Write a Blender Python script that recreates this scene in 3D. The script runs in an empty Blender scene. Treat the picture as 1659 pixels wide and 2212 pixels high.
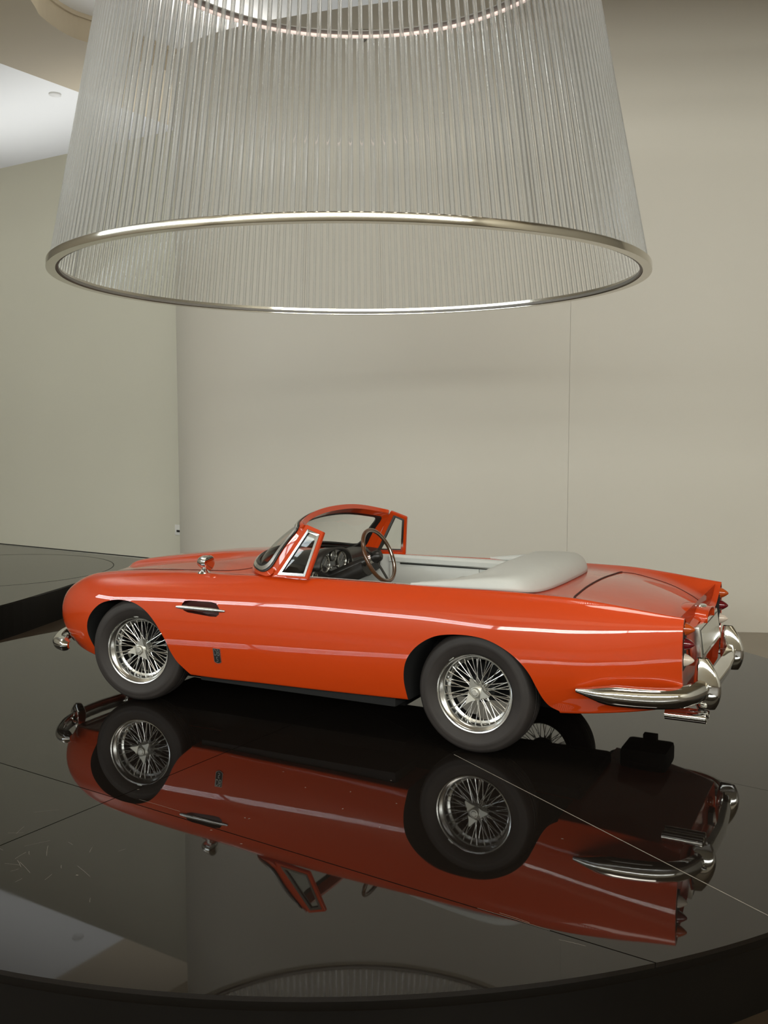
import bpy, bmesh, math, random
import numpy as np
from mathutils import Vector, Matrix
random.seed(7)
R = math.radians
scene = bpy.context.scene
C = scene.collection

# ------------------------------------------------------------------ camera
cam = bpy.data.cameras.new('camera')
cam.sensor_fit = 'HORIZONTAL'; cam.sensor_width = 36.0
cam.lens = 2127.54 / 1659 * 36.0
cam.clip_start = .05; cam.clip_end = 200
camo = bpy.data.objects.new('camera', cam); C.objects.link(camo)
camo.location = (0, 0, 1.2519); camo.rotation_euler = (R(90 - 4.824), 0, 0)
scene.camera = camo

# ------------------------------------------------------------------ exposure, world, lights
vs = scene.view_settings
vs.view_transform = 'Standard'; vs.look = 'None'; vs.gamma = 1.0; vs.use_curve_mapping = False
vs.exposure = 0.28
try:
    scene.cycles.use_denoising = True
    scene.cycles.max_bounces = 9; scene.cycles.diffuse_bounces = 4; scene.cycles.glossy_bounces = 5; scene.cycles.transmission_bounces = 8; scene.cycles.transparent_max_bounces = 14
    scene.cycles.sample_clamp_indirect = 4.0
except Exception:
    pass
w = bpy.data.worlds.new('world'); scene.world = w; w.use_nodes = True
w.node_tree.nodes['Background'].inputs[0].default_value = (.80, .90, 1.0, 1)
w.node_tree.nodes['Background'].inputs[1].default_value = 1.6

def area(name, loc, rot, sx, sy, power, col):
    l = bpy.data.lights.new(name, 'AREA'); l.shape = 'RECTANGLE'; l.size = sx; l.size_y = sy
    l.energy = power; l.color = col
    o = bpy.data.objects.new(name, l); C.objects.link(o); o.location = loc; o.rotation_euler = rot
    return o
# daylight entering by the clerestory bands at the left and behind the camera, plus added unseen fill lamps for the ceiling and the car top
area('window_daylight', (-9.74, -.7, 3.40), (R(90), 0, R(-90)), 10.0, .8, 340, (.90, .95, 1.0))
area('window_daylight', (-.75, -5.74, 3.40), (R(90), 0, 0), 17.9, .8, 1150, (1.0, .97, .92))
area('fill_uplight', (-4.2, 12.6, 3.3), (R(180), 0, R(-32)), 6.0, .5, 56, (.97, .985, 1.0))  # added unseen lamp, brightens the white ceiling beyond the left wall
area('fill_uplight', (-6.2, 6.2, 4.2), (R(180), 0, 0), .5, 4.0, 60, (1.0, .98, .95))  # added lamp without a fitting, brightens the ceiling at the left
area('fill_uplight', (1.6, 9.3, 3.6), (R(180), 0, R(-10)), 5.0, .5, 16, (.96, .98, 1.0))  # added unseen lamp, lifts the ceiling behind the curved wall

area('fill_uplight', (-2.0, 9.2, 4.9), (R(180), 0, R(-38)), .3, 2.4, 9, (1.0, .96, .90))  # added unseen lamp, lightens the side face of the ceiling recess
area('top_fill', (.5, 2.5, 4.98), (0, 0, 0), 2.6, 1.0, 75, (1.0, .93, .82))  # added fill from above for the car's deck, no such fitting

# ------------------------------------------------------------------ materials
def mat(name, col, rough=.5, metal=0, spec=.5, coat=0, coat_r=.03, trans=0, ior=1.5, noise=None, bump=None, emit=None, alpha=1):
    m = bpy.data.materials.new(name); m.use_nodes = True
    nt = m.node_tree; b = nt.nodes['Principled BSDF']
    b.inputs['Base Color'].default_value = (*col, 1)
    b.inputs['Roughness'].default_value = rough; b.inputs['Metallic'].default_value = metal
    b.inputs['Specular IOR Level'].default_value = spec; b.inputs['IOR'].default_value = ior
    b.inputs['Coat Weight'].default_value = coat; b.inputs['Coat Roughness'].default_value = coat_r
    b.inputs['Transmission Weight'].default_value = trans
    tc = nt.nodes.new('ShaderNodeTexCoord')
    if noise:                       # (scale, amount): slow mottling of the colour
        n = nt.nodes.new('ShaderNodeTexNoise'); n.inputs['Scale'].default_value = noise[0]; n.inputs['Detail'].default_value = 5
        nt.links.new(tc.outputs['Object'], n.inputs['Vector'])
        mx = nt.nodes.new('ShaderNodeMix'); mx.data_type = 'RGBA'
        a = noise[1]
        mx.inputs[6].default_value = (*[max(0, c*(1-a)) for c in col], 1); mx.inputs[7].default_value = (*[min(1, c*(1+a)) for c in col], 1)
        nt.links.new(n.outputs['Fac'], mx.inputs[0]); nt.links.new(mx.outputs[2], b.inputs['Base Color'])
    if bump:                        # (scale, strength, distance)
        n = nt.nodes.new('ShaderNodeTexNoise'); n.inputs['Scale'].default_value = bump[0]; n.inputs['Detail'].default_value = 3
        nt.links.new(tc.outputs['Object'], n.inputs['Vector'])
        bp = nt.nodes.new('ShaderNodeBump'); bp.inputs['Strength'].default_value = bump[1]; bp.inputs['Distance'].default_value = bump[2]
        nt.links.new(n.outputs['Fac'], bp.inputs['Height']); nt.links.new(bp.outputs['Normal'], b.inputs['Normal'])
    if emit:
        b.inputs['Emission Color'].default_value = (*emit[0], 1); b.inputs['Emission Strength'].default_value = emit[1]
    return m

def thin_glass(name, tint=(.96, .98, .97), refl=1.0):
    m = bpy.data.materials.new(name); m.use_nodes = True; nt = m.node_tree; nt.nodes.clear()
    out = nt.nodes.new('ShaderNodeOutputMaterial'); t = nt.nodes.new('ShaderNodeBsdfTransparent'); g = nt.nodes.new('ShaderNodeBsdfGlossy')
    t.inputs[0].default_value = (*tint, 1); g.inputs['Roughness'].default_value = .01
    fr = nt.nodes.new('ShaderNodeFresnel')
    ge = nt.nodes.new('ShaderNodeNewGeometry'); mr = nt.nodes.new('ShaderNodeMapRange'); mr.inputs[3].default_value = 1.5; mr.inputs[4].default_value = 1/1.5
    nt.links.new(ge.outputs['Backfacing'], mr.inputs[0]); nt.links.new(mr.outputs[0], fr.inputs['IOR'])
    mu = nt.nodes.new('ShaderNodeMath'); mu.operation = 'MULTIPLY'; mu.inputs[1].default_value = refl
    mx = nt.nodes.new('ShaderNodeMixShader')
    nt.links.new(fr.outputs[0], mu.inputs[0]); nt.links.new(mu.outputs[0], mx.inputs[0]); nt.links.new(t.outputs[0], mx.inputs[1]); nt.links.new(g.outputs[0], mx.inputs[2])
    nt.links.new(mx.outputs[0], out.inputs[0]); return m

def rod_glass(name):
    """thin clear acrylic: mostly see-through, mirror sheen, a little refraction and a trace of haze"""
    m = thin_glass(name, (.985, .99, .99), 1.5); nt = m.node_tree
    out = [n for n in nt.nodes if n.type == 'OUTPUT_MATERIAL'][0]; base = out.inputs[0].links[0].from_socket
    g = nt.nodes.new('ShaderNodeBsdfGlass'); g.inputs['IOR'].default_value = 1.40; g.inputs['Color'].default_value = (.99, .995, 1, 1)
    d = nt.nodes.new('ShaderNodeBsdfDiffuse'); d.inputs[0].default_value = (.95, .97, .97, 1); t = nt.nodes.new('ShaderNodeBsdfTranslucent'); t.inputs[0].default_value = (.95, .97, .97, 1)
    def mix(f, a, b):
        x = nt.nodes.new('ShaderNodeMixShader'); x.inputs[0].default_value = f; nt.links.new(a, x.inputs[1]); nt.links.new(b, x.inputs[2]); return x.outputs[0]
    haze = mix(.5, d.outputs[0], t.outputs[0])
    nt.links.new(mix(.09, mix(.55, base, g.outputs[0]), haze), out.inputs[0]); return m

M = {}
M['paint'] = mat('orange_paint', (.59, .052, .003), rough=.5, spec=.2, coat=1.0, coat_r=.02, bump=(5.0, .45, .008))
M['wall'] = mat('beige_plaster', (.60, .565, .49), rough=.42, spec=.35, noise=(.9, .035), bump=(1.1, .12, .02))
M['wall_left'] = mat('grey_plaster', (.62, .60, .50), rough=.45, spec=.35, noise=(.8, .035), bump=(1.1, .1, .02))
M['white'] = mat('white_ceiling', (.86, .86, .83), rough=.8, noise=(.6, .02))
M['tan'] = mat('tan_ceiling', (.58, .50, .36), rough=.7, noise=(.7, .03))
M['floor'] = mat('brown_floor', (.06, .040, .024), rough=.4, noise=(2, .15))
M['kerb'] = mat('greige_border', (.36, .32, .26), rough=.6, noise=(2, .1))
M['gap'] = mat('dark_gap', (.012, .011, .010), rough=.8)
M['chrome'] = mat('chrome', (.86, .86, .84), rough=.06, metal=1)
M['satin'] = mat('satin_metal', (.62, .62, .58), rough=.28, metal=1)
M['rim'] = mat('polished_rim', (.88, .88, .86), rough=.22, metal=1)
M['hub'] = mat('matt_hub_metal', (.62, .60, .54), rough=.42, metal=.85)
M['nickel'] = mat('nickel_ring', (.60, .56, .48), rough=.12, metal=1)
M['rubber'] = mat('tyre_rubber', (.027, .0215, .019), rough=.62, noise=(14, .35), bump=(60, .2, .002))
M['black'] = mat('black_trim', (.012, .011, .010), rough=.35)
M['well'] = mat('wheel_well_black', (.008, .008, .008), rough=.9)
M['vent'] = mat('vent_lining', (.05, .005, .003), rough=.4, coat=.5)
M['leather'] = mat('white_leather', (.60, .61, .58), rough=.5, noise=(30, .03), bump=(140, .12, .001))
M['dash'] = mat('black_dash_leather', (.016, .014, .012), rough=.45, bump=(150, .15, .001))
M['carpet'] = mat('dark_carpet', (.03, .025, .02), rough=.95, noise=(60, .4))
M['wood'] = mat('walnut_wood', (.085, .033, .012), rough=.25, coat=.6, noise=(25, .35))
M['gauge'] = mat('gauge_face', (.025, .022, .02), rough=.2, coat=.5)
M['ivory'] = mat('ivory_marking', (.62, .58, .48), rough=.4)
M['groove'] = mat('shut_line', (.05, .006, .002), rough=.7)
M['amber'] = mat('amber_lens', (.45, .07, .008), rough=.12, coat=.8)
M['red'] = mat('red_lens', (.13, .006, .010), rough=.1, coat=.8)
M['clear'] = mat('clear_lens', (.72, .62, .52), rough=.12, coat=.8, bump=(160, .5, .002))
M['plate'] = mat('plate_face', (.50, .49, .42), rough=.18, coat=.4)
M['glass'] = thin_glass('window_glass')
M['rod'] = rod_glass('clear_rod_glass')
M['pink'] = mat('rose_led_ring', (.85, .66, .58), rough=.3, emit=((1.0, .80, .72), .55))
M['joint'] = mat('grey_joint', (.22, .21, .19), rough=.4)
M['plastic'] = mat('white_plastic', (.75, .74, .70), rough=.4)
M['seam'] = mat('seam_filler', (.03, .025, .02), rough=.7)
M['seam_l'] = mat('worn_seam', (.30, .28, .24), rough=.6, noise=(40, .5))
M['winframe'] = mat('dark_window_frame', (.05, .05, .05), rough=.4)

def podium_mat():
    m = mat('black_glossy_lacquer', (.010, .008, .0065), rough=.02, spec=.48, ior=1.5)
    nt = m.node_tree; b = nt.nodes['Principled BSDF']
    tc = nt.nodes.new('ShaderNodeTexCoord')
    # polishing swirls and hairline scratches: fine relief and a little roughness
    wv = nt.nodes.new('ShaderNodeTexNoise'); wv.inputs['Scale'].default_value = 2.2; wv.inputs['Detail'].default_value = 8; wv.inputs['Roughness'].default_value = .7
    nt.links.new(tc.outputs['Object'], wv.inputs['Vector'])
    mr = nt.nodes.new('ShaderNodeMapRange'); mr.inputs[1].default_value = .35; mr.inputs[2].default_value = .8
    mr.inputs[3].default_value = .012; mr.inputs[4].default_value = .045
    nt.links.new(wv.outputs['Fac'], mr.inputs[0]); nt.links.new(mr.outputs[0], b.inputs['Roughness'])
    return m
M['podium'] = podium_mat()
M['podium_side'] = mat('black_podium_side', (.0055, .0045, .0035), rough=.35, spec=.2, noise=(3, .4))

# ------------------------------------------------------------------ helpers
def mesh_of(name, verts, faces, smooth=False, sharp=None):
    me = bpy.data.meshes.new(name); me.from_pydata([tuple(map(float, v)) for v in verts], [], faces)
    bm = bmesh.new(); bm.from_mesh(me); bmesh.ops.remove_doubles(bm, verts=bm.verts, dist=1e-6)
    bmesh.ops.recalc_face_normals(bm, faces=bm.faces); bm.to_mesh(me); bm.free()
    if smooth:
        me.polygons.foreach_set('use_smooth', [True]*len(me.polygons))
        if sharp: me.set_sharp_from_angle(angle=R(sharp))
    return me
def link(name, me, m, parent=None):
    o = bpy.data.objects.new(name, me); C.objects.link(o)
    if me is not None and m is not None and len(me.materials) == 0:
        me.materials.append(M[m] if isinstance(m, str) else m)
    if parent is not None: o.parent = parent
    return o
def tag(o, label=None, cat=None, group=None, kind=None):
    if label: o['label'] = label
    if cat: o['category'] = cat
    if group: o['group'] = group
    if kind: o['kind'] = kind
    return o
def empty(name, loc=(0, 0, 0), rz=0):
    o = bpy.data.objects.new(name, None); C.objects.link(o); o.location = loc; o.rotation_euler = (0, 0, rz); o.empty_display_size = .1
    return o
def box(x0, x1, y0, y1, z0, z1, bev=0, seg=2):
    bm = bmesh.new(); bmesh.ops.create_cube(bm, size=1)
    for v in bm.verts:
        v.co = Vector(((x0+x1)/2 + v.co.x*(x1-x0), (y0+y1)/2 + v.co.y*(y1-y0), (z0+z1)/2 + v.co.z*(z1-z0)))
    if bev: bmesh.ops.bevel(bm, geom=bm.edges[:], offset=bev, segments=seg, profile=.6, affect='EDGES')
    me = bpy.data.meshes.new('box'); bm.to_mesh(me); bm.free()
    if bev:
        me.polygons.foreach_set('use_smooth', [True]*len(me.polygons)); me.set_sharp_from_angle(angle=R(50))
    return me
def prism(poly, z0, z1, bev=0):
    """poly: list of (x, y) counter-clockwise"""
    n = len(poly); v = [(x, y, z0) for x, y in poly] + [(x, y, z1) for x, y in poly]
    f = [list(range(n))[::-1], [n+i for i in range(n)]] + [[i, (i+1) % n, n+(i+1) % n, n+i] for i in range(n)]
    me = mesh_of('prism', v, f)
    if bev:
        bm = bmesh.new(); bm.from_mesh(me)
        bmesh.ops.bevel(bm, geom=[e for e in bm.edges if e.calc_face_angle(0) > .6], offset=bev, segments=2, profile=.6, affect='EDGES')
        bm.to_mesh(me); bm.free()
    return me
def lathe(prof, n=48, axis='Z', closed=False, sharp=35):
    """prof: list of (r, h); revolves about the axis"""
    vs_, fs = [], []; k = len(prof)
    for i in range(n):
        a = 2*math.pi*i/n; c, s = math.cos(a), math.sin(a)
        for r, h in prof:
            vs_.append({'Z': (r*c, r*s, h), 'Y': (r*c, h, r*s), 'X': (h, r*c, r*s)}[axis])
    for i in range(n):
        j = (i+1) % n
        for q in range(k if closed else k-1):
            p = (q+1) % k
            fs.append([i*k+q, j*k+q, j*k+p, i*k+p])
    return mesh_of('lathe', vs_, fs, True, sharp)
def frames(path, closed=False, up=Vector((0, 0, 1))):
    n = len(path); out = []
    for i in range(n):
        a = path[(i-1) % n] if (closed or i > 0) else path[i]; b = path[(i+1) % n] if (closed or i < n-1) else path[i]
        t = (Vector(b)-Vector(a)).normalized(); s = up.cross(t)
        if s.length < 1e-4: s = Vector((1, 0, 0)).cross(t)
        s.normalize(); out.append((t, s, t.cross(s)))
    return out
def sweep(path, prof, closed=False, scale=None, up=Vector((0, 0, 1)), smooth=True, sharp=40):
    """prof: closed list of (side, up) offsets; scale: per-point factor or (fs, fu)"""
    fr = frames(path, closed, up); vs_, fs = [], []; k = len(prof); n = len(path)
    for i, p in enumerate(path):
        t, s, u = fr[i]; sc = scale[i] if scale else 1
        a, b = sc if isinstance(sc, (tuple, list)) else (sc, sc)
        for (x, y) in prof: vs_.append(Vector(p) + s*(x*a) + u*(y*b))
    for i in range(n if closed else n-1):
        j = (i+1) % n
        for q in range(k):
            r = (q+1) % k; fs.append([i*k+q, i*k+r, j*k+r, j*k+q])
    if not closed:
        fs.append(list(range(k))); fs.append([(n-1)*k+q for q in range(k)][::-1])
    return mesh_of('sweep', vs_, fs, smooth, sharp)
def circ(r, n=8, ry=None):
    return [(r*math.cos(2*math.pi*i/n), (ry or r)*math.sin(2*math.pi*i/n)) for i in range(n)]
def tube(path, r, n=8, closed=False, scale=None): return sweep(path, circ(r, n), closed, scale)
def catmull(P, n=8, closed=False):
    P = [Vector(p) for p in P]; out = []; m = len(P)
    for i in range(m if closed else m-1):
        p0 = P[(i-1) % m] if (closed or i > 0) else P[i]*2-P[i+1]
        p1, p2 = P[i], P[(i+1) % m]
        p3 = P[(i+2) % m] if (closed or i < m-2) else P[i+1]*2-P[i]
        for k in range(n):
            t = k/n
            out.append(.5*((2*p1) + (p2-p0)*t + (2*p0-5*p1+4*p2-p3)*t*t + (3*p1-p0-3*p2+p3)*t**3))
    if not closed: out.append(P[-1])
    return out
def grid(nu, nv, fn, smooth=True, sharp=None, wrap=False):
    v = [fn(i/(nu if wrap else nu-1), j/(nv-1)) for i in range(nu) for j in range(nv)]; f = []
    for i in range(nu if wrap else nu-1):
        k = (i+1) % nu
        for j in range(nv-1): f.append([i*nv+j, k*nv+j, k*nv+j+1, i*nv+j+1])
    return mesh_of('grid', v, f, smooth, sharp)
def merge(meshes):
    bm = bmesh.new()
    for me in meshes: bm.from_mesh(me)
    me = bpy.data.meshes.new('merged'); bm.to_mesh(me); bm.free()
    me.set_sharp_from_angle(angle=R(40)); return me
def xform(me, mtx): me.transform(mtx); me.update(); return me
def clip(poly, p, n):
    """keep the part of the convex polygon where (q-p).n >= 0"""
    out = []
    for i in range(len(poly)):
        a, b = poly[i], poly[(i+1) % len(poly)]
        da = (a[0]-p[0])*n[0]+(a[1]-p[1])*n[1]; db = (b[0]-p[0])*n[0]+(b[1]-p[1])*n[1]
        if da >= 0: out.append(a)
        if da*db < 0:
            t = da/(da-db); out.append((a[0]+t*(b[0]-a[0]), a[1]+t*(b[1]-a[1])))
    return out

# ------------------------------------------------------------------ the room
FZ = -.25
fl = tag(link('floor', box(-10, 9, -6.2, 16, FZ-.2, FZ), 'floor'), 'dark brown floor around the podiums', kind='structure')
CZ = 5.22
tag(link('ceiling', box(-10, 9, -6.2, 16, CZ, CZ+.2), 'white'), 'plain white ceiling', kind='structure')
for nm, a in (('wall_right', (9, 9.2, -6.2, 16)), ('wall_far', (-10, 9, 16, 16.2))):
    tag(link(nm, box(*a, FZ, CZ), 'wall'), kind='structure')
# clerestory window bands: one in the left side wall, one in the wall behind the camera
for a in ((-10.2, -9.6, -6.2, 16, FZ, 3.0), (-10.2, -9.6, -6.2, 16, 3.8, CZ), (-10.2, -9.6, 4.3, 16, 3.0, 3.8)):
    tag(link('wall_side', box(*a), 'wall'), kind='structure')
for a in ((-9.6, 9, -6.2, -5.6, FZ, 3.0), (-9.6, 9, -6.2, -5.6, 3.8, CZ), (8.2, 9, -6.2, -5.6, 3.0, 3.8)):
    tag(link('wall_front', box(*a), 'wall'), kind='structure')
def clerestory(name, loc, rz, ln, h, n):
    wn = empty(name, loc, rz); tag(wn, kind='structure'); p_ = ln/n
    mu, pa = box(-.02, .02, -.05, .05, 0, h), box(.03, p_-.03, -.004, .004, .03, h-.03)
    for i in range(n+1): link('mullion', mu, 'winframe', wn).location = (i*p_, 0, 0)
    for z in (.015, h*.36, h*.64, h-.015): link('rail', box(0, ln, -.04, .04, z-.022, z+.022), 'winframe', wn)
    for i in range(n): link('pane', pa, 'glass', wn).location = (i*p_, 0, 0)
clerestory('window_1', (-9.68, -5.65, 3.0), R(90), 9.95, .8, 2)
clerestory('window_2', (-9.65, -5.68, 3.0), 0, 17.85, .8, 3)

def wall_strip(pts, z0, z1, th, name, m, parent=None, cap=True):
    n = len(pts); nor = []
    for i in range(n):
        a, b = Vector(pts[max(i-1, 0)]), Vector(pts[min(i+1, n-1)]); d = (b-a).normalized(); nor.append(Vector((-d.y, d.x)))
    v, f = [], []
    for p, q in zip(pts, nor):
        p = Vector(p); b = p+q*th
        v += [(p.x, p.y, z0), (p.x, p.y, z1), (b.x, b.y, z1), (b.x, b.y, z0)]
    for i in range(n-1):
        for k in range(4): f.append([i*4+k, i*4+(k+1) % 4, (i+1)*4+(k+1) % 4, (i+1)*4+k])
    f += [[0, 1, 2, 3], [(n-1)*4+k for k in (3, 2, 1, 0)]]
    return link(name, mesh_of(name, v, f, True, 30), m, parent)

# main curved wall behind the car, two panels with a hairline joint
MW = catmull([(-1.70, 10.2), (-1.84, 9.6), (-1.885, 9.15), (-1.80, 8.72), (-1.55, 8.36), (-1.15, 8.08), (-.6, 7.84), (0, 7.64), (.8, 7.44), (1.6, 7.30), (2.8, 7.14), (4.5, 7.0), (7.5, 6.9)], 12)
MW = [(p.x, p.y) for p in [Vector((q[0], q[1], 0)) for q in MW]] if len(MW[0]) == 2 else [(p.x, p.y) for p in MW]
back = wall_strip([(x+.02, y+.016) for x, y in MW], FZ, 4.40, .12, 'wall_back', 'wall')
tag(back, 'tall curved beige wall behind the car, open above', kind='structure')
js = min(range(len(MW)), key=lambda i: abs(MW[i][0]/MW[i][1]-.1905))
jx = MW[js]
a = MW[:js] + [(jx[0]-.0007, jx[1]+.0001)]; b = [(jx[0]+.0007, jx[1]-.0001)] + MW[js+1:]
wall_strip(a, FZ, 4.42, .012, 'wall_panel', 'wall', back); wall_strip(b, FZ, 4.42, .012, 'wall_panel', 'wall', back)
kerb = [(x, y-.003) for x, y in MW if x > 1.75]
kp = [(x, y-1.1) for x, y in kerb] + kerb[::-1]
tag(link('trim_5', prism(kp, FZ, FZ+.010), 'kerb'), 'flat greige floor border along the foot of the curved wall', kind='structure')
# left wall, lower, running behind the end of the main wall
d = Vector((-1.91+4.19, 9.25-10.69)).normalized()
LW = [tuple(Vector((-1.91, 9.25)) + d*s) for s in (-7.5, -5, -2.5, 0, .42)]
tag(wall_strip(LW, FZ, 3.97, .2, 'wall_left', 'wall_left'), 'grey plaster wall at the left with a low top', kind='structure')
nl = Vector((d.y, -d.x))
tag(wall_strip([tuple(Vector(p)+nl*.012) for p in LW], 0, .008, .011, 'gap_shadow_left', 'gap'), kind='structure')  # dark strip drawn for the gap and shadow at the wall foot

# dropped tan ceiling border
inner = catmull([Vector((x, y, 0)) for x, y in [(-3.0, 8.0), (-3.08, 8.99), (-3.1, 9.27), (-2.99, 9.69), (-2.76, 9.98), (-2.0, 10.95), (-.6, 12.7), (1.0, 14.6)]], 5)
poly = [(p.x, p.y) for p in inner] + [(-1.4, 14.47), (-3.3, 11.4), (-3.92, 10.4), (-5.1, 8.5), (-5.0, 8.1), (-4.6, 7.95)]
tag(link('trim_1', prism(poly[::-1], 4.97, CZ), 'tan'), 'tan dropped border of the ceiling', kind='structure')
tr2 = sweep([Vector((p.x+.012, p.y-.006, CZ-.02)) for p in inner], [(-.01, -.02), (.01, -.02), (.01, .02), (-.01, .02)])
tag(link('trim_2', tr2, 'tan'), 'narrow shadow gap along the ceiling recess', kind='structure')
t3 = [(-2.9, -5.5), (8.9, -5.5), (8.9, 15.9), (3.5, 15.9), (.2, 8.9), (-1.4, 8.4), (-2.0, 8.0), (-2.4, 7.4), (-2.55, 6.4), (-2.6, 4.9), (-7.2, 4.9), (-9.5, 4.9), (-9.5, -5.5)]
tag(link('bounce_blocker', prism(t3, 5.0, CZ), 'tan'), 'added tan ceiling slab that cuts bounce light on the upper wall', kind='structure')  # added to reduce ceiling bounce and darken the upper right wall
tag(link('wall_top_blocker', box(-9.5, 8.9, -.7, -.4, 3.55, 5.0), 'tan'), 'added unseen blocker that shades the top of the curved wall', kind='structure')  # added out of view to block window light from the wall top
dl = tag(link('downlight', lathe([(.0, .004), (.045, .003), (.055, -.004), (.072, -.006), (.072, .012), (0, .012)], 24), 'plastic'), 'small round recessed downlight in the white ceiling at the left', 'ceiling light')
dl.location = (-3.91, 12.08, CZ-.012)

# wall socket at the end of the left wall
so = empty('wall_socket', tuple(Vector((-1.91, 9.25)) - d*.03) + (.25,), math.atan2(d.y, d.x))
tag(so, 'small white wall socket near the end of the left wall', 'socket')
link('plate', box(-.045, .045, -.014, 0, 0, .10, .003), 'plastic', so)
link('outlet', box(-.02, .02, -.017, -.013, .03, .05), 'black', so)
# small sprinkler fitting high on the main wall
ki = min(range(len(MW)), key=lambda i: abs(MW[i][0]+.19)); sx, sy = MW[ki]
sp = empty('wall_sprinkler', (sx, sy, 4.2)); tag(sp, 'small grey sprinkler fitting high on the beige wall, seen through the lamp', 'sprinkler')
link('flange', xform(lathe([(0, 0), (.05, 0), (.05, .012), (.03, .02), (0, .02)], 20), Matrix.Rotation(R(90), 4, 'X')), 'joint', sp)
link('nozzle', xform(lathe([(0, 0), (.018, 0), (.018, .06), (.03, .065), (.03, .075), (0, .075)], 16), Matrix.Rotation(R(90), 4, 'X')), 'satin', sp)
link('deflector', box(-.05, .05, -.075, -.065, -.02, .02, .004), 'satin', sp)

# ------------------------------------------------------------------ podium under the car
PC, PR = (-.17, 4.49), 2.41
pod = empty('display_podium', (PC[0], PC[1], FZ))
tag(pod, 'round black glossy podium carrying the orange car', 'podium')
link('plinth', xform(lathe([(0, 0), (PR-.05, 0), (PR-.05, -FZ-.035), (0, -FZ-.035)], 160), Matrix.Identity(4)), 'podium_side', pod)
link('rim_band', lathe([(PR-.06, -FZ-.036), (PR-.004, -FZ-.036), (PR-.002, -FZ-.030), (PR-.002, -FZ-.010), (PR-.012, -FZ-.0095), (PR-.06, -FZ-.0095)], 200, closed=True), 'podium_side', pod)
link('sub_base', lathe([(0, -FZ-.036), (PR-.06, -FZ-.036), (PR-.06, -FZ-.012), (0, -FZ-.012)], 120), 'seam', pod)
disc = [(PR*math.cos(2*math.pi*i/220), PR*math.sin(2*math.pi*i/220)) for i in range(220)]
L = lambda p, q: ((p[0]-PC[0], p[1]-PC[1]), Vector((q[0]-p[0], q[1]-p[1])).normalized())
seams = {'A': L((-1.44, 3.61), (.46, 2.34)), 'B': L((-1.16, 2.87), (-.6, 3.76)), 'Cc': L((.27, 3.71), (.99, 2.45)), 'D': L((.86, 3.68), (1.33, 3.33))}
def split(polys, s, g=.0022):
    p, t = s; n = (-t.y, t.x); out = []
    for q in polys:
        for sg in (1, -1):
            c = clip(q, (p[0]+sg*n[0]*g, p[1]+sg*n[1]*g), (sg*n[0], sg*n[1]))
            if len(c) > 2: out.append(c)
    return out
pieces = split([disc], seams['A']); low = [q for q in pieces if sum(y for x, y in q)/len(q) < -.8]; up = [q for q in pieces if q not in low]
pieces = split(split(up, seams['D'], .0012), seams['B']) + split(split(low, seams['B']), seams['Cc'])
upper = [q for q in split(up, seams['B'])]
fin = []
for q in upper:
    cx = sum(x for x, y in q)/len(q)
    fin += split(split([q], seams['Cc']), seams['D'], .001) if cx > -.2 else [q]
fin += split(low, seams['B'])
for q in fin:
    if len(q) < 3: continue
    me = prism(q, -FZ-.012, -FZ); link('glass_panel', me, 'podium', pod)
# worn pale edge along one panel joint
p, t = seams['Cc']
e0 = Vector((.27-PC[0], 3.71-PC[1], -FZ-.0008)); e1 = Vector((1.02-PC[0], 2.40-PC[1], -FZ-.0008))
link('joint_strip', sweep([e0, e1], [(-.0016, -.004), (.0016, -.004), (.0016, .0004), (-.0016, .0004)], smooth=False), 'seam_l', pod)

# hairline scratches and scuffs on the lacquer
rnd = random.Random(3)
sv, sf = [], []
def scratch(x, y, dx, dy, w=.0009):
    t_ = Vector((dx, dy)).normalized(); n_ = Vector((-t_.y, t_.x))*w/2; i0 = len(sv)
    for sx_, sy_ in ((0, 0), (dx*.5+n_.x*3, dy*.5+n_.y*3), (dx, dy)):
        sv.append((x+sx_-n_.x-PC[0], y+sy_-n_.y-PC[1], -FZ+.0003)); sv.append((x+sx_+n_.x-PC[0], y+sy_+n_.y-PC[1], -FZ+.0003))
    sf.extend([[i0, i0+2, i0+3, i0+1], [i0+2, i0+4, i0+5, i0+3]])
for x, y, dx, dy in ((.245, 2.485, .17, -.115), (.30, 2.46, .07, -.052), (.43, 2.325, .06, -.03), (-.83, 3.245, .16, -.105), (-.62, 3.10, .10, -.066)): scratch(x, y, dx, dy)
for k in range(26):
    a_ = rnd.uniform(0, 6.28); l_ = rnd.uniform(.02, .09); scratch(-1.02+rnd.gauss(0, .13), 2.83+rnd.gauss(0, .13), l_*math.cos(a_), l_*math.sin(a_), .0006)
for k in range(14):
    a_ = rnd.uniform(0, 6.28); scratch(rnd.uniform(-.9, .6), rnd.uniform(2.6, 3.9), .004*math.cos(a_), .004*math.sin(a_), .004)
sc_o = link('scratches', mesh_of('scratches', sv, sf), 'seam_l', pod); sc_o['kind'] = 'stuff'

# second platform at the left
lp = catmull([Vector((x, y, 0)) for x, y in [(-9.5, 5.2), (-6.5, 5.2), (-4.3, 5.45), (-3.3, 6.0), (-2.80, 6.75), (-2.58, 7.6), (-2.45, 8.3), (-2.2, 8.9), (-1.95, 9.20)]], 8)
lpoly = [(q.x, q.y) for q in lp] + [tuple(Vector(LW[0]))]
plat = empty('display_platform', (-4.5, 7.5, FZ)); tag(plat, 'low black glossy platform at the left edge by the grey wall', 'podium')
sh = lambda P: [(x+4.5, y-7.5) for x, y in P]
link('plinth', prism(sh(lpoly), 0, -FZ-.012), 'podium_side', plat)
link('glass_top', prism(sh(lpoly), -FZ-.012, -FZ), 'podium', plat)
ring = lathe([(1.036, -FZ-.002), (1.044, -FZ-.002), (1.044, -FZ+.0008), (1.036, -FZ+.0008)], 90, closed=True); xform(ring, Matrix.Translation((1.0, 1.25, 0)))
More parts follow.
